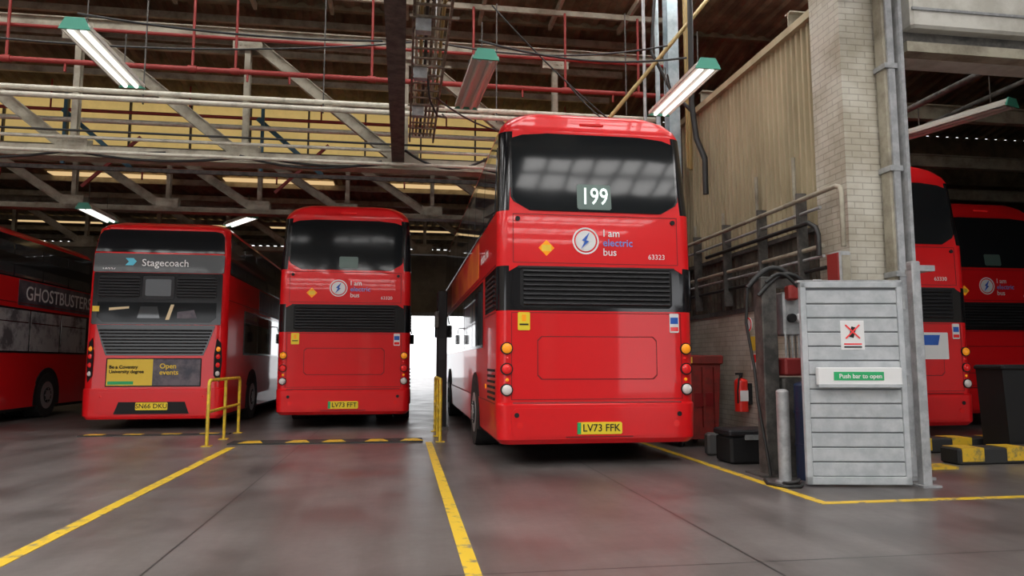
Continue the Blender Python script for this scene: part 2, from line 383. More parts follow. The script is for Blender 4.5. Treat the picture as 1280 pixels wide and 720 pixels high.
# ------------------------------------------------------------------ floor
def floor_mat():
    m=D.materials.new('workshop_concrete'); m.use_nodes=True; nt=m.node_tree; b=nt.nodes['Principled BSDF']; N=nt.nodes.new; Lk=nt.links.new
    tc=N('ShaderNodeTexCoord')
    def noise(sc,det=8,ro=.6,st=None):
        n=N('ShaderNodeTexNoise'); n.inputs['Scale'].default_value=sc; n.inputs['Detail'].default_value=det; n.inputs['Roughness'].default_value=ro
        if st:
            mp=N('ShaderNodeMapping'); mp.inputs['Scale'].default_value=st; Lk(tc.outputs['Object'],mp.inputs['Vector']); Lk(mp.outputs['Vector'],n.inputs['Vector'])
        else: Lk(tc.outputs['Object'],n.inputs['Vector'])
        return n
    def ramp(src,els):
        r=N('ShaderNodeValToRGB'); cr=r.color_ramp
        while len(cr.elements)<len(els): cr.elements.new(.5)
        for e,(p,c) in zip(cr.elements,els): e.position=p; e.color=(*c,1)
        Lk(src,r.inputs['Fac']); return r
    def mul(a,b_,f):
        mx=N('ShaderNodeMix'); mx.data_type='RGBA'; mx.blend_type='MULTIPLY'; mx.inputs[0].default_value=f; Lk(a,mx.inputs[6]); Lk(b_,mx.inputs[7]); return mx.outputs[2]
    n1=noise(.5,6,.6); r1=ramp(n1.outputs['Fac'],[(.32,(.105,.091,.088)),(.5,(.150,.133,.130)),(.68,(.20,.180,.176))])
    n2=noise(14,8,.7); r2=ramp(n2.outputs['Fac'],[(.3,(.84,.83,.82)),(.7,(1.06,1.06,1.05))])
    c=mul(r1.outputs['Color'],r2.outputs['Color'],.9)
    nt_=noise(1.6,5,.6,(1.6,.10,1)); r4=ramp(nt_.outputs['Fac'],[(.38,(.74,.73,.72)),(.58,(1.04,1.04,1.04))]); c=mul(c,r4.outputs['Color'],.8)
    n3=noise(1.1,4,.5); r3=ramp(n3.outputs['Fac'],[(.54,(0,0,0)),(.74,(.6,.6,.6))])
    mx2=N('ShaderNodeMix'); mx2.data_type='RGBA'; Lk(r3.outputs['Color'],mx2.inputs[0]); Lk(c,mx2.inputs[6]); mx2.inputs[7].default_value=(.062,.052,.05,1)
    sp=N('ShaderNodeSeparateXYZ'); Lk(tc.outputs['Object'],sp.inputs[0])
    cur=None
    for ax,val in((0,2.25),(0,-1.5),(0,-5.2),(1,4.4),(1,11.4)):
        s=N('ShaderNodeMath'); s.operation='SUBTRACT'; Lk(sp.outputs[ax],s.inputs[0]); s.inputs[1].default_value=val
        a=N('ShaderNodeMath'); a.operation='ABSOLUTE'; Lk(s.outputs[0],a.inputs[0])
        l=N('ShaderNodeMath'); l.operation='LESS_THAN'; Lk(a.outputs[0],l.inputs[0]); l.inputs[1].default_value=.008
        if cur is None: cur=l
        else:
            q=N('ShaderNodeMath'); q.operation='MAXIMUM'; Lk(cur.outputs[0],q.inputs[0]); Lk(l.outputs[0],q.inputs[1]); cur=q
    mx3=N('ShaderNodeMix'); mx3.data_type='RGBA'; Lk(cur.outputs[0],mx3.inputs[0]); Lk(mx2.outputs[2],mx3.inputs[6]); mx3.inputs[7].default_value=(.03,.028,.028,1)
    Lk(mx3.outputs[2],b.inputs['Base Color'])
    rr=ramp(n3.outputs['Fac'],[(.35,(.40,)*3),(.70,(.29,)*3)]); Lk(rr.outputs['Color'],b.inputs['Roughness'])
    bp=N('ShaderNodeBump'); bp.inputs['Strength'].default_value=.08; bp.inputs['Distance'].default_value=.004; Lk(n2.outputs['Fac'],bp.inputs['Height']); Lk(bp.outputs['Normal'],b.inputs['Normal'])
    return m
fl=MB(); fl.mm(-16,22,-12,60,-.2,0,floor_mat()); fl.done('floor')

YM=mat('worn_yellow_paint',(.75,.50,.03),.5,col2=(.22,.19,.14),nscale=7,lo=.54,hi=.66)
g=MB()
T=.004
def strip(x0,x1,y0,y1,m=YM): g.mm(x0,x1,y0,y1,0,T,m)
strip(.39,.49,-2,11.6); strip(-2.52,-2.41,-2,11.3); strip(3.70,3.79,6.15,12.5); strip(3.70,9.5,6.05,6.14)
g.done('floor_line_marking')
g=MB()
KY=mat('kerb_yellow',(.8,.5,.03),.55,col2=(.25,.2,.08),nscale=9,lo=.5,hi=.66); KB=mat('kerb_black',(.03,.03,.03),.7)
g.mm(-2.6,.35,11.62,12.1,0,.02,KB)
for x in(-2.45,-1.75,-1.2,-.55,.0):
    g.extr([(x,11.66),(x+.36,11.66),(x+.27,11.98),(x+.08,11.98)],lambda a,b:(a,b,.018),lambda a,b:(a,b,.026),KY)
g.mm(-5.4,-2.95,13.3,13.5,0,.02,KB)
for i in range(4): g.mm(-5.3+i*.62,-5.0+i*.62,13.32,13.48,.018,.026,KY)
g.done('threshold_floor_plate')

# ------------------------------------------------------------------ walls
def brick_mat(name,c1,c2,mort):
    m=D.materials.new(name); m.use_nodes=True; nt=m.node_tree; b=nt.nodes['Principled BSDF']; N=nt.nodes.new; Lk=nt.links.new
    tc=N('ShaderNodeTexCoord'); sp=N('ShaderNodeSeparateXYZ'); Lk(tc.outputs['Object'],sp.inputs[0])
    ad=N('ShaderNodeMath'); ad.operation='ADD'; Lk(sp.outputs[0],ad.inputs[0]); Lk(sp.outputs[1],ad.inputs[1])
    cb=N('ShaderNodeCombineXYZ'); Lk(ad.outputs[0],cb.inputs[0]); Lk(sp.outputs[2],cb.inputs[1])
    br=N('ShaderNodeTexBrick'); br.inputs['Scale'].default_value=1; br.inputs['Brick Width'].default_value=.225; br.inputs['Row Height'].default_value=.075; br.inputs['Mortar Size'].default_value=.006
    br.inputs['Color1'].default_value=(*c1,1); br.inputs['Color2'].default_value=(*c2,1); br.inputs['Mortar'].default_value=(*mort,1); Lk(cb.outputs[0],br.inputs['Vector'])
    n=N('ShaderNodeTexNoise'); n.inputs['Scale'].default_value=2.5; n.inputs['Detail'].default_value=8; Lk(tc.outputs['Object'],n.inputs['Vector'])
    r=N('ShaderNodeValToRGB'); r.color_ramp.elements[0].position=.35; r.color_ramp.elements[0].color=(.62,.57,.48,1); r.color_ramp.elements[1].position=.6; r.color_ramp.elements[1].color=(1,1,1,1); Lk(n.outputs['Fac'],r.inputs['Fac'])
    mx=N('ShaderNodeMix'); mx.data_type='RGBA'; mx.blend_type='MULTIPLY'; mx.inputs[0].default_value=.7; Lk(br.outputs['Color'],mx.inputs[6]); Lk(r.outputs['Color'],mx.inputs[7]); Lk(mx.outputs[2],b.inputs['Base Color'])
    bp=N('ShaderNodeBump'); bp.inputs['Strength'].default_value=.7; bp.inputs['Distance'].default_value=.008; bp.invert=True; Lk(br.outputs['Fac'],bp.inputs['Height']); Lk(bp.outputs['Normal'],b.inputs['Normal'])
    b.inputs['Roughness'].default_value=.6
    return m
BRW=brick_mat('painted_brick',(.62,.59,.51),(.56,.53,.45),(.42,.39,.33))
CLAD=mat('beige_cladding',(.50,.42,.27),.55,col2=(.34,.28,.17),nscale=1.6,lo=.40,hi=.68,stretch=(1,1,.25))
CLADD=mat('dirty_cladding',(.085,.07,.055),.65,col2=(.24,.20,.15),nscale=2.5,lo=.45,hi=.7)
STEEL=mat('painted_steel_pale',(.42,.385,.30),.55,col2=(.21,.18,.135),nscale=3,lo=.42,hi=.68)
STEELD=mat('painted_steel_dark',(.05,.048,.045),.6,col2=(.12,.11,.10),nscale=6)
GALV=mat('galvanised_steel',(.48,.49,.50),.42,.35,col2=(.34,.35,.36),nscale=8)
CREAM=mat('cream_panel',(.66,.64,.58),.6,col2=(.5,.48,.42),nscale=2)
ROOF=mat('roof_sheet',(.12,.095,.06),.8,col2=(.28,.22,.14),nscale=1.4,lo=.4,hi=.68)
OCH=mat('yellowed_glazing_glow',(.66,.50,.22),.5,emis=.42,ecol=(.9,.64,.22),col2=(.42,.31,.14),nscale=.7)  # emission stands in for daylight passing through the old glazing
SKY=mat('skylight_panel',(.9,.9,.88),.4,emis=8.8,ecol=(1.0,.985,.965))
WALLG=mat('far_wall_paint',(.46,.42,.35),.7,col2=(.33,.30,.25),nscale=1.5)
WALLN=mat('unseen_wall_paint',(.22,.21,.20),.8,col2=(.12,.11,.10),nscale=1.2)
PIPEW=mat('pipe_white',(.60,.57,.48),.45,col2=(.36,.33,.27),nscale=6,lo=.48,hi=.72)
PIPER=mat('pipe_red',(.30,.03,.025),.5)
HOSE=mat('black_hose',(.02,.02,.02),.5)
BRASS=mat('ochre_pipe',(.38,.27,.10),.5)
BSTL=mat('blue_white_steel',(.52,.62,.66),.5,col2=(.35,.45,.5),nscale=5)

w=MB()
w.mm(5.0,5.25,8.0,33,0,2.0,BRW)
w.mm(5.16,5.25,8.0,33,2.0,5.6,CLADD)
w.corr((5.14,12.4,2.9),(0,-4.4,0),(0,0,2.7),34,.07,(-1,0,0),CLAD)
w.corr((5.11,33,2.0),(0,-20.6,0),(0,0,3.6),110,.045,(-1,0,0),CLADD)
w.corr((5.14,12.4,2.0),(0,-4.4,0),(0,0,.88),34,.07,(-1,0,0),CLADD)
w.mm(4.98,5.12,8.0,12.4,1.98,2.05,STEELD); w.mm(5.0,5.12,8.0,12.4,2.86,2.92,STEELD); w.mm(5.0,5.14,8.0,12.4,5.58,5.68,CLAD)
w.done('wall_right')
w=MB(); w.mm(5.0,5.5,7.4,8.0,0,8.6,BRW); w.done('brick_pillar')
w=MB()
w.mm(5.5,22,7.45,7.75,4.85,8.6,CREAM); w.mm(11.2,22,7.45,7.75,0,4.85,WALLG)
w.corr((11.0,7.44,5.75),(-5.5,0,0),(0,0,1.6),30,.03,(0,-1,0),CREAM)
w.done('wall_front')
w=MB(); w.mm(5.75,11.3,7.25,7.44,4.85,4.97,STEEL)
w.mm(5.75,11.3,7.15,7.42,5.1,5.62,CREAM,ch=.03); w.mm(5.75,11.3,7.13,7.15,5.3,5.33,GALV); w.mm(5.75,11.3,7.3,7.4,4.97,5.1,STEELD)
w.done('roller_shutter')
w=MB(); w.mm(-16,-1.5,33,33.3,0,6.4,WALLG); w.mm(-1.5,2.1,33,33.3,3.4,6.4,WALLG); w.mm(2.1,22,33,33.3,0,6.4,WALLG); w.done('wall_back')
w=MB(); w.mm(-1.6,-1.45,32.9,32.99,0,3.5,GALV); w.mm(2.05,2.2,32.9,32.99,0,3.5,GALV); w.mm(-1.6,2.2,32.9,32.99,3.35,3.52,GALV)
w.done('door_1')
w=MB(); w.mm(-16.3,-16,-12,33,0,8.6,WALLG); w.done('wall_left')
w=MB(); w.mm(22,22.3,-12,33,0,8.6,WALLG); w.done('wall_side_bay')
w=MB(); w.mm(-7,9,-12.3,-12,0,8.6,WALLN); w.mm(-16,-7,-12.3,-12,5,8.6,WALLN); w.mm(9,22,-12.3,-12,5,8.6,WALLN)  # unseen wall added behind the camera to cut white reflections on the buses
for x in(-6,-2,2,6): w.mm(x-.3,x+.3,-12,-11.8,0,8.6,BRW)
w.done('unseen_wall_near')

# ------------------------------------------------------------------ ceiling (roof)
c=MB()
ys=[-12,-9.5,-8.3,-6.3,-5.1,-3.7,-2.5,.0,2.0,4.4,5.2,7.6,8.8,10.9,11.8,13.6]
for i in range(len(ys)-1):
    y0,y1=ys[i],ys[i+1]
    if i%2==0: c.corr((-16,y0,8.0),(38,0,0),(0,y1-y0,0),110,.05,(0,0,1),ROOF)
    else:
        for x0,x1 in((-14,-8.3),(-7.7,-2.9),(-2.3,2.3),(2.9,7.5)):
            c.mm(x0,x1,y0,y1,8.0,8.05,SKY)
            x=x0+.55
            while x<x1-.2: c.mm(x-.03,x+.03,y0,y1,7.93,8.0,STEELD); x+=.6
        for x0,x1 in((-16,-14),(-8.3,-7.7),(-2.9,-2.3),(2.3,2.9),(7.5,22)):
            c.mm(x0,x1,y0,y1,8.0,8.05,ROOF)
        c.mm(-14,7.5,(y0+y1)/2-.03,(y0+y1)/2+.03,7.92,8.0,STEELD)
c.corr((-16,13.6,8.55),(38,0,0),(0,4.6,-.85),120,.06,(0,0,1),ROOF)
c.mm(-16,22,13.5,13.6,7.95,8.6,ROOF)
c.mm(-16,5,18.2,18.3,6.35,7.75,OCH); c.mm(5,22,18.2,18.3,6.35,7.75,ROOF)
c.corr((-16,18.2,6.4),(38,0,0),(0,15,0),120,.06,(0,0,1),ROOF)
for y in(14.6,15.7,16.8,17.8): c.mm(-16,5,y-.04,y+.04,8.25-(y-13.6)*.185,8.39-(y-13.6)*.185,STEEL)
for y in range(19,33,2): c.mm(-16,5,y-.05,y+.05,6.2,6.36,STEEL)
for x in[-15+1.4*i for i in range(15)]: c.mm(x-.02,x+.02,18.12,18.2,6.4,7.7,STEELD)
SKY2=mat('dim_ochre_skylight',(.5,.42,.3),.5,emis=.8,ecol=(.9,.62,.30))  # small ochre glow panels added to the far roof, kept dim
for y in(20.6,27.4):
    for x in(-14,-9.5,-5,-.5): c.mm(x,x+3,y,y+.8,6.34,6.37,SKY2)
c.done('ceiling')

def truss(y,zb,zt,x0,x1,step,xn,m,tw=.16):
    t=MB()
    for dy in(-.1,.1):
        t.beam((x0,y+dy,zb),(x1,y+dy,zb),.02,tw,m); t.beam((x0,y+dy,zt),(x1,y+dy,zt),.02,tw,m)
    t.beam((x0,y,zb-tw/2),(x1,y,zb-tw/2),.34,.02,m); t.beam((x0,y,zt+tw/2),(x1,y,zt+tw/2),.34,.02,m)
    x=xn
    while x<x1:
        if x>x0:
            t.ibeam((x,y,zb),(x,y,zt),.10,.14,.015,m)
            for dy in(-.115,.115): t.box((x,y+dy,zb+.1),(.5,.012,.32),m); t.box((x,y+dy,zt-.1),(.5,.012,.32),m)
            for k in range(6):
                for zz in(zb+.02,zb+.18,zt-.18,zt-.02): t.cyl((x-.2+k*.08,y-.121,zz),(x-.2+k*.08,y-.135,zz),.014,m,n=6)
        if x+step<=x1+.1: 
            t.ibeam((x,y,zt),(x+step,y,zb),.13,.2,.015,m)
        x+=step
    return t
t=truss(13.0,4.82,7.05,-15.4,4.95,2.8,-14,STEEL,.2); t.done('roof_truss')
t=truss(5.5,5.9,7.8,-15.4,4.95,2.8,-14,STEEL,.14); t.done('roof_truss')
t=truss(18.05,4.9,6.3,-15.4,4.95,2.1,-14,STEEL,.12); t.done('roof_truss')
t=truss(24,4.9,6.3,-15.4,4.95,2.1,-14,STEEL,.12); t.done('roof_truss')
t=MB()
for x in[-14+1.4*i for i in range(14)]: t.beam((x,5.5,7.85),(x,13.4,7.85),.06,.12,STEEL)
for y in(7.2,8.6,10.0,11.4,12.6): t.beam((-15.4,y,7.75),(4.9,y,7.75),.06,.1,STEEL)
t.done('roof_purlins')
t=MB(); t.ibeam((-.12,-2,5.0),(-.12,12.8,5.0),.22,.34,.03,STEELD)
for y in(1.5,5.5,9.2,12.6): t.beam((-.12,y,5.15),(-.12,y,7.9),.05,.05,STEELD)
t.done('crane_rail_beam')
t=MB()
RUST=mat('rusty_tray',(.30,.25,.19),.6,col2=(.16,.12,.09),nscale=8)
for x in(.08,.50): t.beam((x,-2,5.25),(x,12.8,5.25),.03,.08,RUST)
for i in range(50): t.beam((.08,-1.8+i*.29,5.25),(.50,-1.8+i*.29,5.25),.035,.02,RUST)
for k,(x,m) in enumerate(((.13,PIPEW),(.19,BRASS),(.25,HOSE),(.32,RUST),(.38,PIPEW),(.44,BRASS))): t.tube([(x,-2,5.3),(x+.02,4,5.31),(x-.02,8,5.3),(x+.01,10,5.33),(x,12.7,5.31)],.022,m)
for y in(2,6,10): t.beam((.1,y,5.3),(.1,y,7.9),.02,.02,GALV); t.beam((.42,y,5.3),(.42,y,7.9),.02,.02,GALV)
for y in(8.0,9.4,10.9): t.mm(.1,.28,y,y+.12,5.05,5.22,GALV); t.mm(.03,.6,y-.02,y+.02,5.2,5.23,RUST)
t.tube([(.3,9.9,5.25),(.34,9.95,4.95),(.46,10.3,4.85),(.62,10.8,5.0),(.6,11.5,5.3)],.015,HOSE)
t.done('cable_ladder')
t=MB()
t.cyl((-15.5,12.5,6.22),(4.9,12.5,6.22),.045,PIPER); t.cyl((-15.5,12.6,6.85),(4.9,12.6,6.85),.03,PIPER)
for x in(-6.5,-3.6,-2.9,-.6,1.2,2.9,4.3):
    t.cyl((x,12.5,6.22),(x,12.5,7.7),.024,PIPER); t.cyl((x-.07,12.5,6.22),(x+.07,12.5,6.22),.06,PIPER)
    t.cyl((x+.9,12.5,6.22),(x+.9,12.5,6.05),.02,PIPER)
t.done('sprinkler_pipe')
t=MB(); t.cyl((-15.5,17.4,5.7),(4.9,17.4,5.7),.04,PIPER); t.cyl((-15.5,17.3,7.0),(4.9,17.3,7.0),.04,PIPER)
for x in(-12,-9,-6,-3,0,3): t.cyl((x,17.4,5.7),(x,17.4,5.45),.02,PIPER); t.cyl((x+1,17.3,7.0),(x+1,17.3,7.7),.02,PIPER)
t.done('fire_main_pipe')
t=MB()
t.cyl((-15.5,12.35,5.70),(4.6,12.35,5.70),.045,PIPEW); t.cyl((-15.5,12.3,5.56),(4.6,12.3,5.56),.045,PIPEW)
t.cyl((-15.5,12.75,5.02),(4.6,12.75,5.02),.03,PIPEW); t.cyl((-15.5,12.7,5.12),(4.6,12.7,5.12),.02,HOSE)
t.cyl((-15.5,12.55,4.72),(4.6,12.55,4.72),.03,PIPEW)
for x in(-12,-8,-4.3,-1.4,1.6,4.0): t.beam((x,12.33,5.5),(x,12.33,7.7),.02,.02,STEELD)
t.done('ceiling_pipe_run')
t=MB(); t.cyl((-15.5,15.2,6.1),(4.8,15.2,6.1),.05,PIPEW); t.cyl((-15.5,16,5.5),(4.8,16,5.5),.04,PIPEW); t.cyl((-15.5,16.4,5.9),(4.8,16.4,5.9),.03,STEELD)
t.done('ceiling_pipe_run')
t=MB()
def cat(p0,p1,sag,r=.014,n=10):
    p0=Vector(p0);p1=Vector(p1)
    t.tube([p0.lerp(p1,i/n)-Vector((0,0,sag*4*(i/n)*(1-i/n))) for i in range(n+1)],r,HOSE,n=6)
for x0,x1,z,sg in((-12,-8.5,4.75,.14),(-8.5,-5.5,4.75,.17),(-5.5,-2.8,4.75,.12),(-2.8,-.4,4.78,.17),(-2.4,-.2,4.76,.10),(.0,1.6,5.0,.3),(1.4,3.4,4.9,.2),(-7,-4,4.78,.06)):
    cat((x0,12.62,z),(x1,12.62,z),sg,.022)
cat((-3.8,8.7,5.3),(-.3,8.9,5.3),.08); cat((.9,8.7,5.3),(3.7,8.8,5.3),.15); cat((3.7,9.5,5.35),(4.5,11.0,5.9),.3); cat((2.9,12.2,6.2),(4.3,11.8,5.2),.25); cat((.45,10.5,5.2),(2.6,12.4,5.5),.3)
cat((-14,9.5,6.8),(-3.8,9.3,6.6),.3); cat((-3.8,9.3,6.6),(4.4,9.4,6.8),.25); cat((1.5,12.2,7.6),(3.9,12.2,5.4),.1); cat((-9,12.2,7.4),(-7.5,12.2,5.1),.1); cat((-9,11,6.2),(.3,11,6.3),.35); cat((.4,11,6.3),(4.3,11,6.5),.2)
t.done('hanging_cable')
t=MB()
BL=mat('blue_steel',(.05,.16,.24),.5)
for x in(-7.6,-3.4):
    t.beam((x,17,6.9),(x+1.5,17,5.6),.08,.1,BL); t.beam((x+.15,16.8,5.6),(x+.15,16.8,7.2),.07,.07,BL); t.beam((x+.4,17.2,5.2),(x+1.6,17.2,6.4),.05,.07,PIPER)
t.beam((-9,16.7,5.5),(4.9,16.7,5.5),.06,.09,STEELD)
t.done('bracing_frame')

t=MB()
t.ibeam((4.75,12.0,0),(4.75,12.0,7.9),.2,.24,.02,BSTL)
t.cyl((4.45,11.9,4.2),(4.45,11.9,7.9),.04,BSTL); t.cyl((4.95,11.7,4.6),(4.95,11.7,7.9),.035,BRASS); t.cyl((4.85,11.6,4.6),(4.85,11.6,7.9),.02,BRASS)
t.tube([(4.8,11.2,7.6),(4.78,11.2,5.6),(4.85,11.2,5.0),(4.9,11.0,4.6),(4.9,11.0,4.0)],.05,HOSE)
t.tube([(4.3,11.5,7.9),(4.2,11.5,6.6),(4.5,11.4,5.9),(4.85,11.2,5.4)],.03,HOSE)
t.tube([(3.4,11.4,5.35),(4.9,11.4,7.2),(5.3,11.4,7.7)],.035,BRASS)
t.tube([(4.1,11.6,5.2),(4.1,11.6,7.9)],.03,GALV)
t.done('steel_stanchion')

LEM=mat('fluorescent_diffuser',(.9,.92,.9),.3,emis=1.6,ecol=(1,.98,.92)); LBD=mat('light_body',(.62,.60,.54),.4); LGR=mat('light_endcap_green',(.08,.42,.30),.4)
def fluo(x,y,z,L=1.75,rz=0,dim=False):
    P=empty('fluorescent_light_fitting',(x,y,z),rz); m=MB()
    def tr(w0,w1,z0,z1,y0,y1,mt):
        m.extr([(-w0,z0),(w0,z0),(w1,z1),(-w1,z1)],lambda a,b:(a,y0,b),lambda a,b:(a,y1,b),mt)
    tr(.16,.09,0,.10,-L/2,L/2,LBD)
    for sx in(-1,1): m.mm(sx*.15,sx*.165,-L/2,L/2,-.02,.03,LBD)
    tr(.17,.10,-.03,.11,-L/2-.025,-L/2,LGR); tr(.17,.10,-.03,.11,L/2,L/2+.03,LGR)
    for sx in(-.07,.07): m.cyl((sx,-L/2+.03,-.02),(sx,L/2-.03,-.02),.028,LBD if dim else LEM,n=10)
    for yy in(-L/3,L/3): m.tube([(0,yy,.1),(0,yy,.6)],.008,STEELD)
    m.done('fitting',P)
fluo(-3.72,9.35,5.03); fluo(.92,9.35,4.98,rz=.05,dim=True); fluo(3.78,9.2,4.98); fluo(-4.2,19.3,4.9,1.5,rz=.6); fluo(-6.9,17.4,4.6,1.5); fluo(-8.3,9.3,5.1)
fluo(9.2,10.6,5.3,1.85,.3,dim=True); fluo(8.0,12.5,5.4,1.5,.3,dim=True)

RY=mat('railing_yellow',(.78,.55,.03),.45,col2=(.5,.34,.04),nscale=10)
def railing(x,y0,y1,h=.98):
    P=empty('safety_railing',(x,y0,0)); m=MB(); L=y1-y0
    m.tube([(0,0,0),(0,0,h-.08),(0,.03,h-.02),(0,.08,h),(0,L-.08,h),(0,L-.03,h-.02),(0,L,h-.08),(0,L,0)],.026,RY,n=10)
    m.cyl((0,0,h*.52),(0,L,h*.52),.024,RY); m.cyl((0,L/2,0),(0,L/2,h),.024,RY)
    for yy in(0,L/2,L): m.box((0,yy,.006),(.14,.14,.012),RY)
    m.done('rail_frame',P)
railing(-2.86,11.5,13.6); railing(.62,11.6,13.4)
m=MB(); m.mm(.66,.84,13.6,14.1,0,2.6,MBLK,ch=.02); m.mm(.62,.88,13.55,14.15,0,.06,STEELD); m.mm(.69,.81,13.58,13.6,1.3,1.7,SLAT); m.mm(.60,.68,13.5,13.6,1.9,2.2,STEELD,ch=.01); m.done('charging_pedestal')

# ------------------------------------------------------------------ gate
DW=mat('gate_grey_paint',(.55,.57,.59),.4,col2=(.43,.46,.48),nscale=5)
DL=mat('gate_seam',(.16,.17,.18),.6)
P=empty('emergency_exit_gate',(4.08,6.93,0),math.radians(-10)); m=MB(); W=1.05;H=2.08
for x in(0.03,W-.03): m.mm(x-.03,x+.03,-.03,.03,.02,H,DW,ch=.006)
m.mm(0,W,-.03,.03,H-.06,H,DW,ch=.006); m.mm(0,W,-.03,.03,.02,.10,DW,ch=.006)
m.mm(.05,W-.05,-.005,.015,.08,H-.05,DL)
np_=13; ph=(H-.18)/np_
for i in range(np_): m.mm(.06,W-.06,-.02,-.002,.105+i*ph,.105+(i+1)*ph-.012,DW,ch=.006)
m.mm(.12,W-.08,-.10,-.03,1.02,1.20,WHT,ch=.01); m.mm(.12,W-.08,-.115,-.10,1.0,1.03,DW)
m.mm(.28,.78,-.108,-.10,1.07,1.155,GRN)
m.mm(.40,.64,-.026,-.02,1.38,1.68,WHT)
m.box((.52,-.029,1.56),(.05,.004,.11),MBLK,rot=Matrix.Rotation(.3,3,'Y')); m.box((.52,-.032,1.565),(.015,.004,.2),RLENS,rot=Matrix.Rotation(.8,3,'Y')); m.box((.52,-.032,1.565),(.015,.004,.2),RLENS,rot=Matrix.Rotation(-.8,3,'Y')); m.mm(.43,.61,-.03,-.026,1.40,1.415,MBLK); m.mm(.43,.61,-.03,-.026,1.43,1.445,RLENS)
for z in(.3,1.0,1.8): m.cyl((W+.012,-.02,z),(W+.012,-.02,z+.12),.016,GALV)
m.mm(-.02,W,-.02,.05,H,H+.02,GALV)
m.done('gate_leaf',P); text('gate_sign_text','Push bar to open',.062,(.545,-.11,1.11),WHT,P,bold=.001)
m=MB()
m.mm(5.42,5.56,7.22,7.38,0,6.6,STEEL,ch=.01); m.mm(5.45,5.53,7.19,7.22,0,6.6,GALV); m.mm(5.56,5.6,7.12,7.38,0,6.6,GALV)
m.mm(5.36,5.66,7.08,7.39,0,.03,GALV)
for z in(1,2.2,3.4,4.6): m.mm(5.40,5.58,7.18,7.39,z,z+.06,GALV)
m.done('shutter_guide_rail')
m=MB(); m.mm(5.22,5.32,6.7,6.8,0,2.3,GALV,ch=.01); m.mm(5.17,5.38,6.65,6.86,0,.02,GALV); m.mm(5.22,5.5,6.72,6.78,2.2,2.26,GALV); m.mm(5.42,5.48,6.78,7.07,2.2,2.26,GALV); m.done('gate_post')

# ------------------------------------------------------------------ equipment beside gate
m=MB(); m.mm(4.02,4.2,7.6,7.8,0,2.22,STEELD,ch=.01); m.mm(3.9,4.3,7.5,7.9,0,.02,STEELD)
m.mm(4.2,4.72,7.62,7.72,2.1,2.2,STEELD); m.mm(4.66,4.78,7.6,7.75,0,2.2,GALV,ch=.01)
m.mm(4.28,4.56,7.6,7.85,1.55,2.05,GALV,ch=.02); m.mm(4.3,4.42,7.5,7.62,1.95,2.12,PIPER,ch=.02); m.cyl((4.48,7.6,1.75),(4.48,7.55,1.75),.06,WHT); m.cyl((4.36,7.6,1.75),(4.36,7.55,1.75),.05,MBLK)
for i in range(7): m.cyl((4.3+i*.04,7.62,1.2),(4.3+i*.04,7.62,1.6),.012,STEELD if i%2 else GALV)
m.mm(4.25,4.55,7.55,7.85,1.1,1.3,mat('service_red',(.3,.03,.03),.5),ch=.02); m.mm(4.22,4.60,7.56,7.84,.0,1.08,STEELD,ch=.02)
def arc(p0,p1,h,n=12): 
    p0=Vector(p0);p1=Vector(p1); return [p0.lerp(p1,i/n)+Vector((0,0,h*math.sin(math.pi*i/n))) for i in range(n+1)]
m.tube(arc((3.90,7.7,2.1),(4.5,7.6,2.12),.22),.03,HOSE); m.tube(arc((3.98,7.6,2.0),(4.7,7.5,1.9),.3),.025,HOSE); m.tube(arc((4.05,7.55,2.15),(4.4,7.5,2.1),.12),.02,HOSE)
m.tube([(3.90,7.7,2.1),(3.88,7.72,1.7),(3.93,7.66,1.2),(3.93,7.6,.8),(3.95,7.5,.35),(3.97,7.45,.03)],.018,HOSE)
m.tube([(4.5,7.6,2.12),(4.62,7.5,1.8),(4.55,7.48,1.4),(4.6,7.5,1.1)],.018,HOSE)
m.done('hose_service_station')
m=MB(); BD=mat('drum_blue',(.015,.03,.075),.4)
m.cyl((4.36,7.34,.0),(4.36,7.34,1.0),.13,BD,n=24); m.ring((4.36,7.34,.35),(0,0,1),.14,.02,.03,BD); m.ring((4.36,7.34,.7),(0,0,1),.14,.02,.03,BD); m.dome((4.36,7.34,1.0),(0,0,1),.13,.05,BD)
m.done('oil_drum')
m=MB(); m.cyl((4.0,7.2,0),(4.0,7.2,.94),.065,GALV,n=20); m.dome((4.0,7.2,.94),(0,0,1),.065,.03,GALV); m.cyl((4.0,7.2,0),(4.0,7.2,.015),.10,GALV,n=20); m.done('bollard')
m=MB(); m.tube([(3.82,7.3,.015),(3.72,7.05,.015),(3.8,6.85,.015),(3.95,6.82,.02),(4.02,6.9,.03),(3.95,7.0,.02),(3.86,6.98,.03),(3.86,6.9,.04),(3.94,6.86,.06),(4.0,6.93,.07)],.017,HOSE); m.done('coiled_hose')
m=MB()
for z,r,mt,x in((3.25,.03,STEEL,4.86),(3.08,.02,GALV,4.88),(2.62,.028,STEEL,4.9),(2.5,.02,GALV,4.9),(2.36,.025,HOSE,4.92)):
    m.cyl((x,7.75,z),(x,11.7,z),r,mt,n=10)
m.tube([(4.84,7.75,2.5),(4.84,7.75,2.75),(4.84,7.8,2.85),(4.84,7.95,2.93),(4.84,10.9,2.93)],.03,HOSE)
m.tube([(4.86,7.75,3.25),(4.86,7.4,3.25),(4.86,7.32,3.22),(4.86,7.3,3.15),(4.86,7.3,2.54)],.03,STEEL)
for y in(8.2,9.2,10.3,11.4):
    m.mm(4.84,4.97,y-.02,y+.02,2.1,3.35,STEELD)
    m.cyl((5.0,y+.3,2.94),(5.0,y+.3,3.9 if y<10 else 3.6),.025,STEEL,n=8)
m.done('wall_pipe_run')
m=MB(); m.mm(4.84,4.98,7.35,7.58,2.1,2.5,GALV,ch=.015); m.mm(4.82,4.84,7.37,7.57,2.12,2.48,PIPER); m.mm(4.86,4.96,7.34,7.35,2.15,2.45,STEEL); m.done('electrical_control_box')
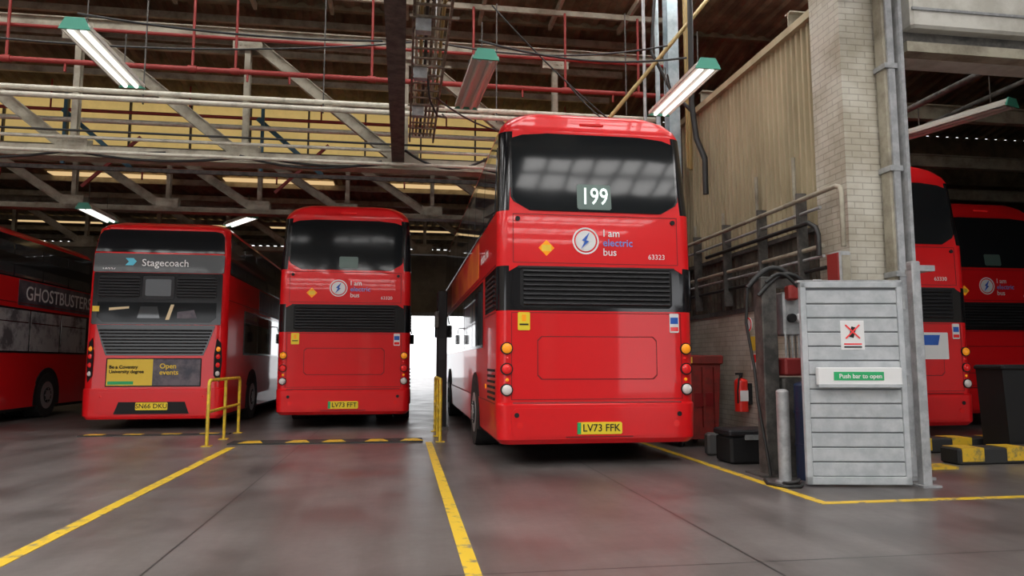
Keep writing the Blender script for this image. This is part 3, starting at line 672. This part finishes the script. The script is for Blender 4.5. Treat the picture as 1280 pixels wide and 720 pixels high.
P=empty('fire_extinguisher',(4.84,9.85,.55)); m=MB(); ER=mat('extinguisher_red',(.85,.03,.02),.3)
m.cyl((0,0,0),(0,0,.42),.095,ER,n=20); m.dome((0,0,.42),(0,0,1),.095,.06,ER); m.cyl((0,0,.47),(0,0,.54),.025,MBLK); m.mm(-.08,.03,-.01,.01,.52,.55,MBLK)
m.tube([(0,-.03,.52),(-.07,-.08,.46),(-.1,-.1,.3),(-.09,-.08,.12)],.012,MBLK); m.mm(-.06,.06,-.10,-.085,.15,.3,WHT); m.mm(.09,.15,-.04,.04,.1,.4,MBLK); m.done('cylinder_body',P)
m=MB()
m.mm(4.985,5.0,9.5,9.8,1.42,1.62,mat('sign_yellow',(.85,.6,.05),.5)); m.mm(4.985,5.0,9.5,9.8,1.15,1.38,WHT); m.mm(4.982,4.985,9.53,9.77,1.25,1.36,RLENS)
m.cyl((4.985,9.85,1.8),(5.0,9.85,1.8),.10,WHT,n=24); m.ring((4.985,9.85,1.8),(-1,0,0),.10,.02,.004,RLENS)
m.done('wall_safety_sign')
m=MB(); BR=mat('bin_red',(.30,.025,.02),.5,col2=(.18,.025,.02),nscale=5)
y0=10.3
m.extr([(4.05,0.12),(4.68,0.12),(4.74,1.22),(3.98,1.22)],lambda a,b:(a,y0+.85,b),lambda a,b:(a,y0,b),BR); m.mm(3.95,4.78,y0-.04,y0+.89,1.22,1.36,BR,ch=.02)
m.mm(4.10,4.28,y0-.05,y0-.03,1.24,1.33,ADYEL); m.mm(4.3,4.6,y0-.03,y0+.01,.6,.8,RED2)
for x in(4.15,4.6):
    for y in(y0+.12,y0+.7): m.cyl((x-.02,y,.07),(x+.02,y,.07),.07,TYRE)
for i in range(4): m.mm(4.08+i*.18,4.12+i*.18,y0-.035,y0,.3,1.18,BR)
m.done('waste_skip_bin')
m=MB(); m.mm(4.02,4.62,8.5,8.95,0,.34,MBLK,ch=.03); m.mm(4.0,4.64,8.48,8.97,.34,.42,SLAT,ch=.02); m.mm(4.2,4.45,8.46,8.49,.3,.36,GALV); m.done('tool_box')
m=MB(); m.mm(4.1,4.32,9.35,9.5,0,.3,mat('small_bucket_grey',(.1,.1,.1),.6),ch=.03); m.done('waste_bucket')

# ------------------------------------------------------------------ right bay
for y,x0,x1 in((8.2,6.75,10.6),(9.3,6.3,10.6)):
    m=MB(); m.mm(x0,x1,y-.16,y+.16,0,.20,KB,ch=.02); x=x0+.05
    while x<x1-.3:
        m.mm(x,x+.3,y-.165,y+.165,.04,.205,KY); x+=.62
    m.done('wheel_stop_kerb')
m=MB(); m.mm(5.9,6.5,7.75,8.05,0,.03,KY); m.mm(5.8,6.28,9.2,9.4,.0,.22,KY,ch=.01); m.mm(6.0,6.6,8.5,8.75,0,.12,KY,ch=.01); m.done('ramp_edge_marking')
m=MB(); m.extr([(7.95,.1),(8.45,.1),(8.5,1.15),(7.9,1.15)],lambda a,b:(a,9.0,b),lambda a,b:(a,8.55,b),MBLK); m.mm(7.88,8.52,8.52,9.03,1.15,1.22,MBLK,ch=.02)
for x in(8.0,8.4): m.cyl((x-.03,8.95,.09),(x+.03,8.95,.09),.09,TYRE)
m.done('wheelie_bin')
m=MB(); m.dome((5.05,7.34,5.62),(0,-1,0),.09,.12,RLENS); m.mm(4.97,5.13,7.34,7.39,5.52,5.72,WHT); m.done('alarm_beacon')
m=MB(); LB=mat('lamp_blue',(.02,.06,.2),.3); m.tube([(5.32,7.39,5.9),(5.32,7.15,5.9),(5.32,7.0,5.8)],.03,GALV); m.dome((5.32,6.98,5.58),(0,-.3,1),.13,.2,LB); m.cyl((5.32,6.98,5.5),(5.32,6.98,5.58),.13,LB); m.done('bulkhead_lamp')
m=MB()
for y in(9,12,15,18): m.ibeam((5.3,y,6.0),(22,y,6.0),.15,.3,.02,STEEL)
m.cyl((8.2,7.9,5.4),(8.2,30,5.4),.05,STEELD); m.cyl((9.5,7.9,5.6),(9.5,30,5.6),.04,STEELD)
m.done('side_bay_beams')
m=MB(); m.add([(-1.72,4.35,.004),(-1.64,4.33,.02),(-1.62,4.39,.004),(-1.70,4.42,.015)],[(0,1,2,3)],mat('litter_pink',(.7,.35,.35),.7)); m.done('paper_litter')

wd=D.worlds.new('World'); scn.world=wd; wd.use_nodes=True; bg=wd.node_tree.nodes['Background']; bg.inputs['Color'].default_value=(.97,.98,1,1); bg.inputs['Strength'].default_value=2.4

cam=D.cameras.new('camera'); co=D.objects.new('camera',cam); scn.collection.objects.link(co)
cam.sensor_width=36; cam.lens=900/1280*36; cam.clip_end=200
psi=math.radians(8.67); p=math.radians(5.9)
fwd=Vector((math.sin(psi)*math.cos(p),math.cos(psi)*math.cos(p),math.sin(p)))
co.location=(0,0,1.25); co.rotation_euler=fwd.to_track_quat('-Z','Y').to_euler()
scn.camera=co
